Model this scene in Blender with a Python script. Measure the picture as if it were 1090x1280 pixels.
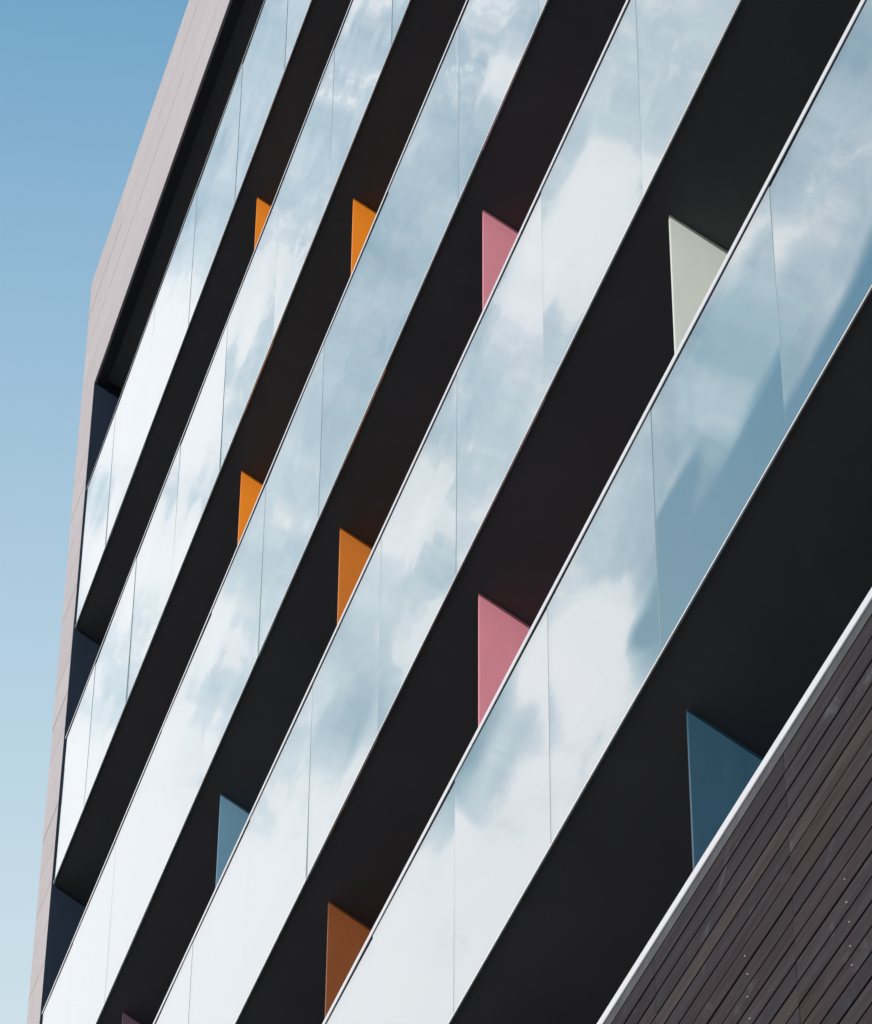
import bpy, bmesh, math, random
from mathutils import Matrix, Vector
random.seed(7)
S = bpy.context.scene
COL = S.collection
for o in list(bpy.data.objects): bpy.data.objects.remove(o)

# ------------------------------------------------------------------ camera
HC = 1.6                                   # eye height above the ground
FY = 5.286                                 # facade plane: y = FY (camera stands at x=0, y=0)
R = ((0.29041129, 0.95687513, 0.00715948),
     (-0.60838659, 0.19040984, -0.7704608),
     (-0.73859802, 0.21939478, 0.63744717))
cam = bpy.data.cameras.new('camera'); co = bpy.data.objects.new('camera', cam); COL.objects.link(co)
right, up, back = Vector(R[0]), -Vector(R[1]), -Vector(R[2])
co.matrix_world = Matrix(((right.x, up.x, back.x, 0), (right.y, up.y, back.y, 0), (right.z, up.z, back.z, HC), (0, 0, 0, 1)))
cam.sensor_fit = 'VERTICAL'; cam.sensor_height = 36; cam.sensor_width = 36
cam.lens = 4795.745 / 1280 * 36
cam.clip_start = 0.1; cam.clip_end = 3000
S.camera = co

# ------------------------------------------------------------------ light
SUN = Vector((0.8, -1.0, 0.57)).normalized()
elev = math.asin(SUN.z); rotz = math.atan2(SUN.x, SUN.y)
sl = bpy.data.lights.new('sun', 'SUN'); sl.energy = 2.4; sl.angle = math.radians(0.53); sl.color = (1, 0.95, 0.90)
so = bpy.data.objects.new('sun', sl); COL.objects.link(so)
so.rotation_euler = SUN.to_track_quat('Z', 'Y').to_euler(); so.location = (20, -30, 40)

W = bpy.data.worlds.new('World'); S.world = W; W.use_nodes = True
nt = W.node_tree; nt.nodes.clear()
class NT:
    """short-hand for building node trees"""
    def __init__(s, nt): s.nt = nt
    def n(s, t, **k):
        x = s.nt.nodes.new(t)
        for a, b in k.items(): setattr(x, a, b)
        return x
    def put(s, sock, v):
        if hasattr(v, 'is_output'): s.nt.links.new(v, sock)
        elif v is not None: sock.default_value = v
    def m(s, op, a, b=None, c=None, clamp=False):
        x = s.n('ShaderNodeMath', operation=op, use_clamp=clamp)
        for i, v in enumerate((a, b, c)):
            if v is not None: s.put(x.inputs[i], v)
        return x.outputs[0]
    def mr(s, v, a, b, c=0.0, d=1.0, t='SMOOTHSTEP'):
        x = s.n('ShaderNodeMapRange', interpolation_type=t, clamp=True)
        s.put(x.inputs[0], v)
        for i, q in enumerate((a, b, c, d)): s.put(x.inputs[1 + i], q)
        return x.outputs[0]
    def mix(s, f, a, b, blend='MIX'):
        x = s.n('ShaderNodeMix', data_type='RGBA', blend_type=blend)
        s.put(x.inputs[0], f); s.put(x.inputs[6], a); s.put(x.inputs[7], b)
        return x.outputs[2]
    def noise(s, vec, scale, detail=2, rough=0.5, dist=0.0, dim='3D'):
        x = s.n('ShaderNodeTexNoise', noise_dimensions=dim)
        if vec is not None: s.put(x.inputs['Vector'], vec)
        s.put(x.inputs['Scale'], scale); s.put(x.inputs['Detail'], detail); s.put(x.inputs['Roughness'], rough); s.put(x.inputs['Distortion'], dist)
        return x.outputs[0]
    def mapping(s, vec, loc=(0, 0, 0), rot=(0, 0, 0), sc=(1, 1, 1)):
        x = s.n('ShaderNodeMapping'); s.put(x.inputs[0], vec)
        x.inputs[1].default_value = loc; x.inputs[2].default_value = rot; x.inputs[3].default_value = sc
        return x.outputs[0]

g = NT(nt)
sky = g.n('ShaderNodeTexSky', sky_type='NISHITA'); sky.sun_disc = False
sky.sun_elevation = elev; sky.sun_rotation = rotz
sky.air_density = 1.0; sky.dust_density = 1.0; sky.ozone_density = 1.3; sky.altitude = 50
tc = g.n('ShaderNodeTexCoord')
nrm = g.n('ShaderNodeVectorMath', operation='NORMALIZE'); g.put(nrm.inputs[0], tc.outputs['Generated'])
sp = g.n('ShaderNodeSeparateXYZ'); g.put(sp.inputs[0], nrm.outputs[0])
zz = g.m('MAXIMUM', sp.outputs[2], 0.06)
px = g.m('DIVIDE', sp.outputs[0], zz); py = g.m('DIVIDE', sp.outputs[1], zz)      # position on a flat cloud layer
cb = g.n('ShaderNodeCombineXYZ'); g.put(cb.inputs[0], px); g.put(cb.inputs[1], py)
P = cb.outputs[0]
wob = g.noise(P, 9, 4, 0.55)                                  # ragged edges
DIR = nrm.outputs[0]
nbig = g.noise(g.mapping(DIR, (3.1, 1.7, 0)), 10.5, 8, 0.55, 0.25)
nfine = g.noise(g.mapping(DIR, (0.4, 5.2, 2)), 38, 9, 0.62, 0.35)
# a thin veil over the street side of the sky, ending in a ragged edge
pyw = g.m('ADD', py, g.m('MULTIPLY', g.m('SUBTRACT', wob, 0.5), 0.007))
pxw = g.m('ADD', px, g.m('MULTIPLY', g.m('SUBTRACT', nbig, 0.5), 0.12))
veil = g.m('MULTIPLY', g.m('MAXIMUM', g.mr(pyw, -0.452, -0.438), g.mr(pxw, -1.20, -1.27)), g.mr(py, 0.02, -0.14))
veil2 = g.mr(pyw, -0.52, -0.60)                               # the next bank further out
vmask = g.m('MAXIMUM', veil, veil2)
veil = g.m('MULTIPLY', vmask, 0.68)
# thick cloud lower down (towards -x) and some single cumulus
side = g.m('MULTIPLY', g.mr(py, 0.04, -0.16), g.m('MULTIPLY_ADD', vmask, 0.88, 0.12))
bank = g.m('MULTIPLY', g.mr(px, -1.14, -1.54, 0, 0.44), side)
def blob(x, y, rx, ry, rot, amt):
    v = g.mapping(P, (0, 0, 0)); 
    a = g.m('SUBTRACT', px, x); b = g.m('SUBTRACT', py, y)
    c, s_ = math.cos(rot), math.sin(rot)
    u = g.m('DIVIDE', g.m('ADD', g.m('MULTIPLY', a, c), g.m('MULTIPLY', b, s_)), rx)
    w = g.m('DIVIDE', g.m('SUBTRACT', g.m('MULTIPLY', b, c), g.m('MULTIPLY', a, s_)), ry)
    r = g.m('SQRT', g.m('ADD', g.m('MULTIPLY', u, u), g.m('MULTIPLY', w, w)))
    return g.mr(r, 1.0, 0.0, 0, amt)
cov = g.m('ADD', veil, bank)
for b in [(-0.985, -0.352, .075, .03, 0, .42), (-0.984, -0.408, .035, .02, 0, .35), (-1.235, -0.438, .07, .035, .2, .55),
          (-1.165, -0.33, .06, .03, 0, .25), (-1.12, -0.205, .08, .05, 0, .45), (-1.27, -0.27, .07, .03, 0, .35), (-1.22, -0.23, .08, .03, 0, .3), (-0.92, -0.30, .03, .02, 0, .25), (-1.315, -0.410, .085, .034, 0, -.75), (-1.31, -0.355, .05, .018, 0, -.35), (-1.37, -0.425, .03, .008, .3, .4), (-1.21,-0.452,.02,.012,0,-.5),
          (-1.10, -0.462, .16, .022, 0, -.55), (-1.6, -1.1, .5, .4, .3, .5), (-0.3, -0.9, .45, .3, .2, .5), (0.9, -0.8, .4, .3, 0, .4)]:
    cov = g.m('ADD', cov, blob(*b))
cov = g.m('ADD', cov, g.m('MULTIPLY', g.m('SUBTRACT', nbig, 0.5), g.m('MULTIPLY', side, 1.15)))
cov = g.m('ADD', cov, g.m('MULTIPLY', g.m('SUBTRACT', nfine, 0.5), g.m('MULTIPLY', side, 0.75)))
cloud = g.mr(cov, 0.05, 1.0, 0, 0.97, 'SMOOTHSTEP')
nmid = g.noise(g.mapping(DIR, (7.4, 2.2, 4)), 24, 10, 0.60, 0.15)
puff = g.mr(g.m('ADD', cov, g.m('MULTIPLY', g.m('SUBTRACT', nmid, 0.5), g.m('MULTIPLY', side, 1.5))), 0.70, 0.86)
cloud = g.m('MAXIMUM', cloud, g.m('MULTIPLY', puff, g.mr(cov, 0.2, 1.0, 0.62, 0.97)))
ccol = g.mix(g.m('MULTIPLY_ADD', puff, 0.45, g.m('MULTIPLY', 0.6, g.mr(cov, 0.30, 1.15))), (4.45, 4.70, 5.05, 1), (6.3, 5.75, 5.85, 1))      # thin grey-blue to thick white
# haze thickens towards the horizon
hz = g.mr(sp.outputs[2], 0.77, 0.505, 0, 0.98, 'LINEAR')
skyc = g.mix(1.0, sky.outputs[0], (0.54, 1.17, 1.17, 1), 'MULTIPLY')
skyc = g.mix(hz, skyc, (2.95, 3.42, 3.58, 1))
skyc = g.mix(cloud, skyc, ccol)
bgd = g.n('ShaderNodeBackground'); g.put(bgd.inputs[0], skyc); bgd.inputs[1].default_value = 0.15
wo = g.n('ShaderNodeOutputWorld'); nt.links.new(bgd.outputs[0], wo.inputs[0])
S.view_settings.view_transform = 'Standard'; S.view_settings.look = 'None'
S.view_settings.exposure = 0.6; S.view_settings.gamma = 1.0; S.view_settings.use_curve_mapping = False
S.render.resolution_x = 872; S.render.resolution_y = 1024

# ------------------------------------------------------------------ materials
def newmat(name):
    m = bpy.data.materials.new(name); m.use_nodes = True
    t = m.node_tree; t.nodes.clear(); k = NT(t)
    out = k.n('ShaderNodeOutputMaterial')
    return m, k, out
def principled(k, out, col, rough, metal=0.0, spec=0.5, normal=None):
    p = k.n('ShaderNodeBsdfPrincipled'); k.put(p.inputs['Base Color'], col); k.put(p.inputs['Roughness'], rough)
    k.put(p.inputs['Metallic'], metal); k.put(p.inputs['Specular IOR Level'], spec)
    if normal is not None: k.put(p.inputs['Normal'], normal)
    k.nt.links.new(p.outputs[0], out.inputs[0]); return p
def bump(k, h, strength, dist):
    b = k.n('ShaderNodeBump'); b.inputs['Strength'].default_value = strength; b.inputs['Distance'].default_value = dist
    k.put(b.inputs['Height'], h); return b.outputs[0]
def rgb(r, g_, b): 
    f = lambda c: c / 12.92 if c <= .04045 else ((c + .055) / 1.055) ** 2.4
    return (f(r / 255), f(g_ / 255), f(b / 255), 1)
def paint(name, col, rough=0.5, var=0.12, scale=1.5, spec=0.4):
    m, k, o = newmat(name)
    t = k.n('ShaderNodeTexCoord').outputs['Object']
    n = k.noise(t, scale, 6, 0.6)
    n2 = k.noise(k.mapping(t, sc=(1, 1, .15)), 9, 4, 0.6)
    f = k.m('ADD', k.m('MULTIPLY', n, .7), k.m('MULTIPLY', n2, .3))
    a = tuple(c * (1 - var) for c in col[:3]) + (1,); b = tuple(min(1, c * (1 + var)) for c in col[:3]) + (1,)
    principled(k, o, k.mix(k.mr(f, .3, .7), a, b), k.mr(n2, .2, .8, rough - .06, rough + .08), spec=spec,
               normal=bump(k, k.noise(t, 60, 3), .08, .002))
    return m
# pale composite stone panels, each with its own tone, faint vertical run-off marks
def stone():
    m, k, o = newmat('pale_stone_panel')
    t = k.n('ShaderNodeTexCoord').outputs['Object']
    g0 = k.n('ShaderNodeNewGeometry').outputs['Position']
    rnd = k.n('ShaderNodeObjectInfo').outputs['Random']
    c = k.mix(rnd, (.368, .344, .352, 1), (.402, .376, .384, 1))
    st = k.noise(k.mapping(g0, sc=(6, 1, .5)), 1.6, 6, .62)
    c = k.mix(k.mr(st, .45, .75, 0, .35), c, (.32, .30, .315, 1))
    mott = k.noise(g0, 14, 6, .65)
    c = k.mix(k.mr(mott, .4, .75, 0, .25), c, (.48, .445, .455, 1))
    principled(k, o, c, .78, spec=.3, normal=bump(k, mott, .25, .004)); return m
def glass():
    m, k, o = newmat('coated_reflective_glass')
    g0 = k.n('ShaderNodeNewGeometry').outputs['Position']
    rnd = k.n('ShaderNodeObjectInfo').outputs['Random']
    off = k.n('ShaderNodeCombineXYZ'); k.put(off.inputs[0], k.m('MULTIPLY', rnd, 37.0)); k.put(off.inputs[1], k.m('MULTIPLY', rnd, 11.0))
    va = k.n('ShaderNodeVectorMath', operation='ADD'); k.put(va.inputs[0], g0); k.put(va.inputs[1], off.outputs[0])
    h = k.noise(k.mapping(va.outputs[0], sc=(.42, 1, 1.0)), 1.0, 1.0, .4)
    h2 = k.noise(k.mapping(va.outputs[0], sc=(.5, 1, .8)), 3.5, 1, .4)
    hh = k.m('ADD', h, k.m('MULTIPLY', h2, .025))
    nb = bump(k, hh, 1.0, .0045)
    lw = k.n('ShaderNodeLayerWeight'); lw.inputs[0].default_value = .5
    fac = k.m('ADD', .46, k.m('MULTIPLY', k.m('POWER', lw.outputs['Facing'], 5.0), .54))
    gl = k.n('ShaderNodeBsdfGlossy'); gl.inputs['Color'].default_value = (.86, .965, .98, 1); gl.inputs['Roughness'].default_value = .004
    k.put(gl.inputs['Normal'], nb)
    tr = k.n('ShaderNodeBsdfTransparent'); tr.inputs[0].default_value = (.42, .52, .52, 1)
    mx = k.n('ShaderNodeMixShader'); k.put(mx.inputs[0], fac)
    k.nt.links.new(tr.outputs[0], mx.inputs[1]); k.nt.links.new(gl.outputs[0], mx.inputs[2]); k.nt.links.new(mx.outputs[0], o.inputs[0])
    return m
def timber():
    m, k, o = newmat('dark_stained_timber')
    t = k.n('ShaderNodeTexCoord').outputs['Object']
    g0 = k.n('ShaderNodeNewGeometry').outputs['Position']
    rnd = k.n('ShaderNodeObjectInfo').outputs['Random']
    off = k.n('ShaderNodeCombineXYZ'); k.put(off.inputs[0], k.m('MULTIPLY', rnd, 53.0))
    va = k.n('ShaderNodeVectorMath', operation='ADD'); k.put(va.inputs[0], g0); k.put(va.inputs[1], off.outputs[0])
    r = k.n('ShaderNodeValToRGB'); k.put(r.inputs[0], rnd)
    e = r.color_ramp.elements
    e[0].position = 0; e[0].color = (.018, .014, .016, 1); e[1].position = 1; e[1].color = (.025, .025, .034, 1)
    for p_, c_ in ((.3, (.038, .029, .030, 1)), (.55, (.022, .020, .025, 1)), (.8, (.046, .036, .036, 1))):
        x = e.new(p_); x.color = c_
    gr = k.noise(k.mapping(va.outputs[0], sc=(.4, 3, 9)), 4, 5, .6, .5)
    c = k.mix(k.mr(gr, .35, .7, 0, .55), r.outputs[0], (.017, .014, .016, 1))
    blot = k.noise(va.outputs[0], 3.2, 6, .65, .6)
    c = k.mix(k.mr(blot, .56, .74, 0, .7), c, (.075, .080, .088, 1))         # greyed, worn patches
    blot2 = k.noise(k.mapping(va.outputs[0], (4, 9, 2)), 2.1, 5, .6)
    c = k.mix(k.mr(blot2, .55, .75, 0, .5), c, (.024, .028, .036, 1))
    principled(k, o, c, k.mr(gr, .3, .7, .7, .85), spec=.12, normal=bump(k, gr, .25, .003)); return m
M = {
 'stone': stone(), 'glass': glass(), 'timber': timber(),
 'soffit': paint('charcoal_soffit_render', (.045, .046, .050, 1), .55, .18, .8, .25),
 'reveal': paint('navy_grey_lining', (.010, .019, .034, 1), .6, .10, 1.5, .12),
 'white': paint('white_powder_coat', (.54, .56, .59, 1), .4, .03),
 'gasket': paint('dark_rubber_gasket', (.03, .045, .055, 1), .6, .1),
 'seal': paint('grey_silicone_seal', (.20, .25, .28, 1), .5, .1),
 'trim': paint('brushed_aluminium_trim', (.78, .74, .72, 1), .4, .06),
 'flash': paint('weathered_metal_flashing', (.055, .060, .066, 1), .6, .35, 4, .2),
 'backwall': paint('charcoal_back_wall', (.045, .045, .05, 1), .7, .1),
 'roof': paint('grey_roof_membrane', (.22, .22, .22, 1), .8, .1),
 'screw': paint('steel_screw', (.30, .30, .31, 1), .5, .05),
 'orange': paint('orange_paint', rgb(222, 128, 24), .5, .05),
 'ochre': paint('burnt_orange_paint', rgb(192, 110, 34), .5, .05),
 'pink': paint('rose_pink_paint', rgb(200, 128, 142), .5, .05),
 'cream': paint('pale_sage_paint', rgb(196, 204, 196), .5, .04),
 'teal': paint('dimmed_teal_paint', rgb(92, 132, 155), .5, .06),  # shade over this divider is put into the teal itself
 'shaded_teal': paint('shaded_teal_paint', rgb(42, 78, 98), .5, .06),  # teal darkened further: the divider's shade is part of the colour
 'shaded_orange': paint('shaded_orange_paint', rgb(122, 68, 32), .5, .06),  # an orange divider, with the shade on it mixed into the colour
 'plum': paint('dimmed_plum_paint', rgb(75, 55, 75), .5, .06),  # shade put into the colour; dark also to curb bounce from an unseen divider
}
def asphalt(name, c0, c1, sc):
    m, k, o = newmat(name)
    t = k.n('ShaderNodeTexCoord').outputs['Object']
    n = k.noise(t, sc, 8, .7); n2 = k.noise(t, .15, 5, .6)
    principled(k, o, k.mix(k.m('ADD', k.m('MULTIPLY', n, .5), k.m('MULTIPLY', n2, .5)), c0, c1), .85, normal=bump(k, n, .4, .01)); return m
M['asphalt'] = asphalt('asphalt', (.035, .035, .037, 1), (.07, .07, .072, 1), 40)
M['paving'] = asphalt('paving', (.20, .195, .19, 1), (.30, .29, .28, 1), 18)

# ------------------------------------------------------------------ mesh helpers
def box_mesh(name, lo, hi, bevel=0.0):
    bm = bmesh.new(); bmesh.ops.create_cube(bm, size=1)
    for v in bm.verts: v.co = Vector([lo[i] + (v.co[i] + .5) * (hi[i] - lo[i]) for i in range(3)])
    if bevel: bmesh.ops.bevel(bm, geom=list(bm.edges), offset=bevel, segments=1, affect='EDGES')
    me = bpy.data.meshes.new(name); bm.to_mesh(me); bm.free(); return me
def boxes_mesh(name, bl):
    bm = bmesh.new()
    for lo, hi in bl:
        r = bmesh.ops.create_cube(bm, size=1)
        for v in r['verts']: v.co = Vector([lo[i] + (v.co[i] + .5) * (hi[i] - lo[i]) for i in range(3)])
    me = bpy.data.meshes.new(name); bm.to_mesh(me); bm.free(); return me
def obj(name, me, mat, parent=None, loc=(0, 0, 0), rot=(0, 0, 0), label=None):
    o = bpy.data.objects.new(name, me); COL.objects.link(o)
    if me is not None and mat is not None and not me.materials: me.materials.append(M[mat])
    o.parent = parent; o.location = loc; o.rotation_euler = rot
    if label: o['label'] = label
    return o
def box(name, lo, hi, mat, parent=None, bevel=0.0, label=None):
    c = Vector([(a + b) / 2 for a, b in zip(lo, hi)])
    o = obj(name, box_mesh(name, [a - d for a, d in zip(lo, c)], [a - d for a, d in zip(hi, c)], bevel), mat, parent, label=label)
    p = Vector((0, 0, 0)); q = parent
    while q is not None: p += q.location; q = q.parent
    o.location = c - p
    return o
def place(o, pos):
    p = Vector((0, 0, 0)); q = o.parent
    while q is not None: p += q.location; q = q.parent
    o.location = Vector(pos) - p

# ------------------------------------------------------------------ ground
gm = bpy.data.meshes.new('ground'); gm.from_pydata([(-600, -600, 0), (600, -600, 0), (600, 600, 0), (-600, 600, 0)], [], [(0, 1, 2, 3)])
gr = obj('road', gm, 'asphalt'); gr['kind'] = 'structure'
pv = box('pavement', (-60, 1.2, -.05), (40, 60, .13), 'paving'); pv['kind'] = 'structure'

# ------------------------------------------------------------------ building
XL, XI, XR = -31.416, -30.712, 4.0          # outer left edge, inner edge of the pale frame, right end
GT = [25.848, 22.611, 19.405, 16.202, 13.048]   # top of each glass band above the eye
GB = [24.006, 20.864, 17.646, 14.505, 11.398]   # bottom of each glass band
PB, PT, TC = 27.347, 29.419, 9.920          # parapet bottom / top, timber cap top
RAIL = [.010, .019, .028, .036, .042]
DEPTH = 1.9
BX = -13.0
B = bpy.data.objects.new('apartment_building', None); COL.objects.link(B); B.location = (BX, FY + 5, .13)
B['label'] = 'apartment block with mirrored glass balcony bands, dark recesses, coloured dividers and pale stone frame'
B['category'] = 'building'

# core behind the balconies
box('back_wall', (XL + .05, FY + DEPTH, .13), (XR, FY + 13, PT + HC - .4), 'backwall', B)
box('roof', (XL + .05, FY + .35, PT + HC - .39), (XR, FY + 13, PT + HC - .25), 'roof', B)

# left end wall and parapet, clad in stone panels
FF = FY - .016                              # outer face of the stone
ew = box('end_wall', (XL + .03, FF + .03, .13), (XI - .012, FY + 13.05, PB + HC - .01), 'backwall', B)
pa = box('parapet', (XL + .03, FF + .03, PB + HC + .004), (XR, FY + .33, PT + HC - .012), 'backwall', B)
ph = 0.46
z = PB + HC; i = 0
pmesh = {}
def panel(parent, x0, x1, z0, z1):
    key = (round(x1 - x0, 3), round(z1 - z0, 3))
    if key not in pmesh:
        w, h = (x1 - x0) / 2 - .0015, (z1 - z0) / 2 - .0015
        pmesh[key] = box_mesh('panel', (-w, -.014, -h), (w, .014, h), .003)
    o = obj('panel', pmesh[key], 'stone', parent)
    place(o, ((x0 + x1) / 2, FF + .014 + random.uniform(-.0025, .0015), (z0 + z1) / 2))
    o.rotation_euler = (random.uniform(-.0012, .0012), 0, random.uniform(-.0008, .0008))
while z > .6:
    panel(ew, XL, XI, z - ph, z); z -= ph
zs = [PB + HC, PB + HC + .50, PB + HC + 1.02, PB + HC + 1.55, PT + HC]
for r in range(4):
    x = XL
    L = 2.6
    first = L * (.3 + .5 * ((r * .37) % 1)) + .7
    x1 = x + first
    while x < XR:
        panel(pa, x, min(x1, XR), zs[r], zs[r + 1]); x = x1; x1 = x + L
box('coping', (XL, FF + .001, PT + HC + .002), (XR, FY + .36, PT + HC + .03), 'stone', B)
box('side_wall', (XL + .002, FF + .062, .13), (XL + .028, FY + 13.06, PT + HC - .02), 'stone', B)
# dark lining of the left reveal
box('reveal_lining', (XI - .010, FF + .004, TC + HC - 6), (XI + .012, FY + DEPTH - .002, PB + HC - .002), 'reveal', B)
# top soffit behind a shadow groove

def slab(z0, z1, y0=FY + .016, taper=.62, drop=.345, xs=.014, name='floor_slab'):
    # balcony slab with a thin front edge: the underside falls towards the building, then runs level
    pr = [(y0, z1), (y0, z0), (y0 + taper, z0 - drop), (FY + DEPTH - .002, z0 - drop), (FY + DEPTH - .002, z1)]
    x0, x1 = XI + xs, XR
    v = [(x0, y, z) for y, z in pr] + [(x1, y, z) for y, z in pr]
    f = [tuple(range(5)), tuple(range(9, 4, -1))] + [(i, i + 5, (i + 1) % 5 + 5, (i + 1) % 5) for i in range(5)]
    c = Vector(((x0 + x1) / 2, y0, z0))
    me = bpy.data.meshes.new(name); me.from_pydata([Vector(p) - c for p in v], [], f)
    b2 = bmesh.new(); b2.from_mesh(me); bmesh.ops.recalc_face_normals(b2, faces=b2.faces); b2.to_mesh(me); b2.free()
    o = obj(name, me, 'soffit', B); place(o, c); return o
slab(PB + HC + .0, PB + HC + .3, FY + .12, .5, .28, .10, 'soffit')
# glass balustrade bands
J0, PW = -17.36, 1.713
joints = [XI + .045] + [J0 + PW * j for j in range(-7, 13)] 
gmesh = {}
for r in range(5):
    zb, zt = GB[r] + HC, GT[r] + HC
    # slab behind the lower part of the glass; its underside is the dark soffit of the balcony below
    slab(zb + .004, zb + .50)
    rail = RAIL[r]
    bal = box('balustrade', (XI + .05, FY + .020, zt - rail - .05), (XR, FY + .034, zt - rail - .012), 'gasket', B)
    box('cap_rail', (XI + .03, FY - .0045, zt - rail), (XR, FY + .042, zt), 'white', bal, .0025 if rail > .02 else 0)
    box('gasket', (XI + .035, FY - .0032, zt - rail - .008), (XR, FY + .019, zt - rail - .0005), 'gasket', bal)
    box('bottom_trim', (XI + .035, FY - .003, zb - .002), (XR, FY + .005, zb + .006), 'trim', bal)
    for j in range(len(joints) - 1):
        x0, x1 = joints[j], joints[j + 1]
        h = zt - rail - .0085 - (zb + .0065)
        key = (r, round(x1 - x0, 3))
        if key not in gmesh:
            gmesh[key] = box_mesh('glass_pane', (-(x1 - x0) / 2 + .0045, -.004, -h), ((x1 - x0) / 2 - .0045, .004, 0), .001)
        p = obj('glass_pane', gmesh[key], 'glass', bal)
        place(p, ((x0 + x1) / 2, FY + .005, zb + .0065 + h))
        p.rotation_euler = (random.uniform(-.0028, .0028), 0, random.uniform(-.003, .003))
        if j:
            sk = (r, 'seal')
            if sk not in gmesh: gmesh[sk] = box_mesh('joint_seal', (-.0042, -.003, -h / 2), (.0042, .003, h / 2))
            q = obj('joint_seal', gmesh[sk], 'seal', bal); place(q, (x0, FY + .008, zb + .0065 + h / 2))

# coloured dividers between the balconies (row = opening below glass band r)
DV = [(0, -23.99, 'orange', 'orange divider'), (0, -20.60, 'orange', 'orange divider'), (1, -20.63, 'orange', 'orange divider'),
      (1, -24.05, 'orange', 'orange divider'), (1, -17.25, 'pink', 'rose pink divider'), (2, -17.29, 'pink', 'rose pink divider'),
      (2, -20.73, 'ochre', 'burnt orange divider'), (2, -24.20, 'teal', 'teal divider with painted-in shade'), (2, -27.55, 'plum', 'plum divider with painted-in shade'),
      (3, -13.94, 'cream', 'pale sage divider'), (3, -17.38, 'pink', 'rose pink divider'), (3, -20.84, 'shaded_orange', 'orange divider with painted-in shade'),
      (4, -14.16, 'shaded_teal', 'deep teal divider'), (4, -17.40, 'plum', 'plum divider with painted-in shade')]
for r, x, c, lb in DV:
    d = {'shaded_teal': .22, 'shaded_orange': .18}.get(c, .155)            # how far the divider stands back from the glass
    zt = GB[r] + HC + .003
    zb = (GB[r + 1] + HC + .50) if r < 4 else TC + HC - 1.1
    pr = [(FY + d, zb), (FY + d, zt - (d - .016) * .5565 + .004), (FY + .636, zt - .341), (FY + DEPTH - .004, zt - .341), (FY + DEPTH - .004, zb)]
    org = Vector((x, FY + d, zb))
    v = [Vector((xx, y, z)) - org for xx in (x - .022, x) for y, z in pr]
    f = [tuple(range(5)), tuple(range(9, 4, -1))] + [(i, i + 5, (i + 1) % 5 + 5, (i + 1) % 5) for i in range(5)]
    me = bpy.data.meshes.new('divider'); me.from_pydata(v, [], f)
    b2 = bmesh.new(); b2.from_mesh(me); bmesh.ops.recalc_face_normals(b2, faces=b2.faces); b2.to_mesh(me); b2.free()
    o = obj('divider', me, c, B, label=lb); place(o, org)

# timber clad band
capz = TC + HC
box('floor_slab', (XI + .014, FY + .07, capz - 1.5), (XR, FY + DEPTH - .002, capz - 1.1), 'soffit', B)
tcl = box('timber_cladding', (XI + .014, FY + .032, capz - 5.2), (XR, FY + .066, capz - .10), 'gasket', B)
box('cap_rail', (XI + .014, FY - .006, capz - .053), (XR, FY + .16, capz), 'white', tcl, .004)
box('flashing', (XI + .014, FY + .001, capz - .112), (XR, FY + .03, capz - .055), 'flash', tcl)
pitch = .1067; bz = capz - .116
bmesh_shared = [box_mesh('board', (-w, -.013, -.0487), (w, .013, .0487), .0025) for w in (.8435, .842, .840)]
BL = 1.69; JX = -14.18
rest = []
sm = bmesh.new(); bmesh.ops.create_cone(sm, segments=8, radius1=.005, radius2=.0035, depth=.005, cap_ends=True)
for v in sm.verts: v.co = Vector((v.co.x, -v.co.z, v.co.y))
smesh = bpy.data.meshes.new('screw'); sm.to_mesh(smesh); sm.free()
for k in range(48):
    zc = bz - .0475 - k * pitch
    for c in range(-9, 10):
        x0 = JX + c * BL; xc = x0 + BL / 2
        if x0 < XI or x0 + BL > XR: continue
        if k < 28 and -2 <= c <= 3:
            o = obj('board', bmesh_shared[random.choice((0, 0, 1, 2))], 'timber', tcl)
            place(o, (xc + random.uniform(-.004, .004), FY + .017 + random.uniform(-.001, .001), zc + random.uniform(-.002, .002)))
            o.rotation_euler = (random.uniform(-.008, .008), random.uniform(-.0007, .0007), 0)
        else:
            rest.append(((x0 + .004, FY + .004, zc - .0475), (x0 + BL - .004, FY + .030, zc + .0475)))
    for sx, k0, k1 in ((-11.92, 9, 27), (-13.04, 6, 27), (-10.3, 6, 27), (-14.75, 9, 27)):
        if k0 <= k <= k1 and random.random() < .8:
            o = obj('screw', smesh, 'screw', tcl); place(o, (sx + random.uniform(-.012, .012), FY + .002, zc + random.uniform(-.012, .012)))
ro = obj('board_rows', boxes_mesh('board_rows', rest), 'timber', tcl); ro['kind'] = 'stuff'
place(ro, (0, 0, 0))
# plain ground storeys under the cladding
box('base_wall', (XI + .02, FY + .075, .13), (XR, FY + DEPTH - .005, capz - 5.21), 'backwall', B)
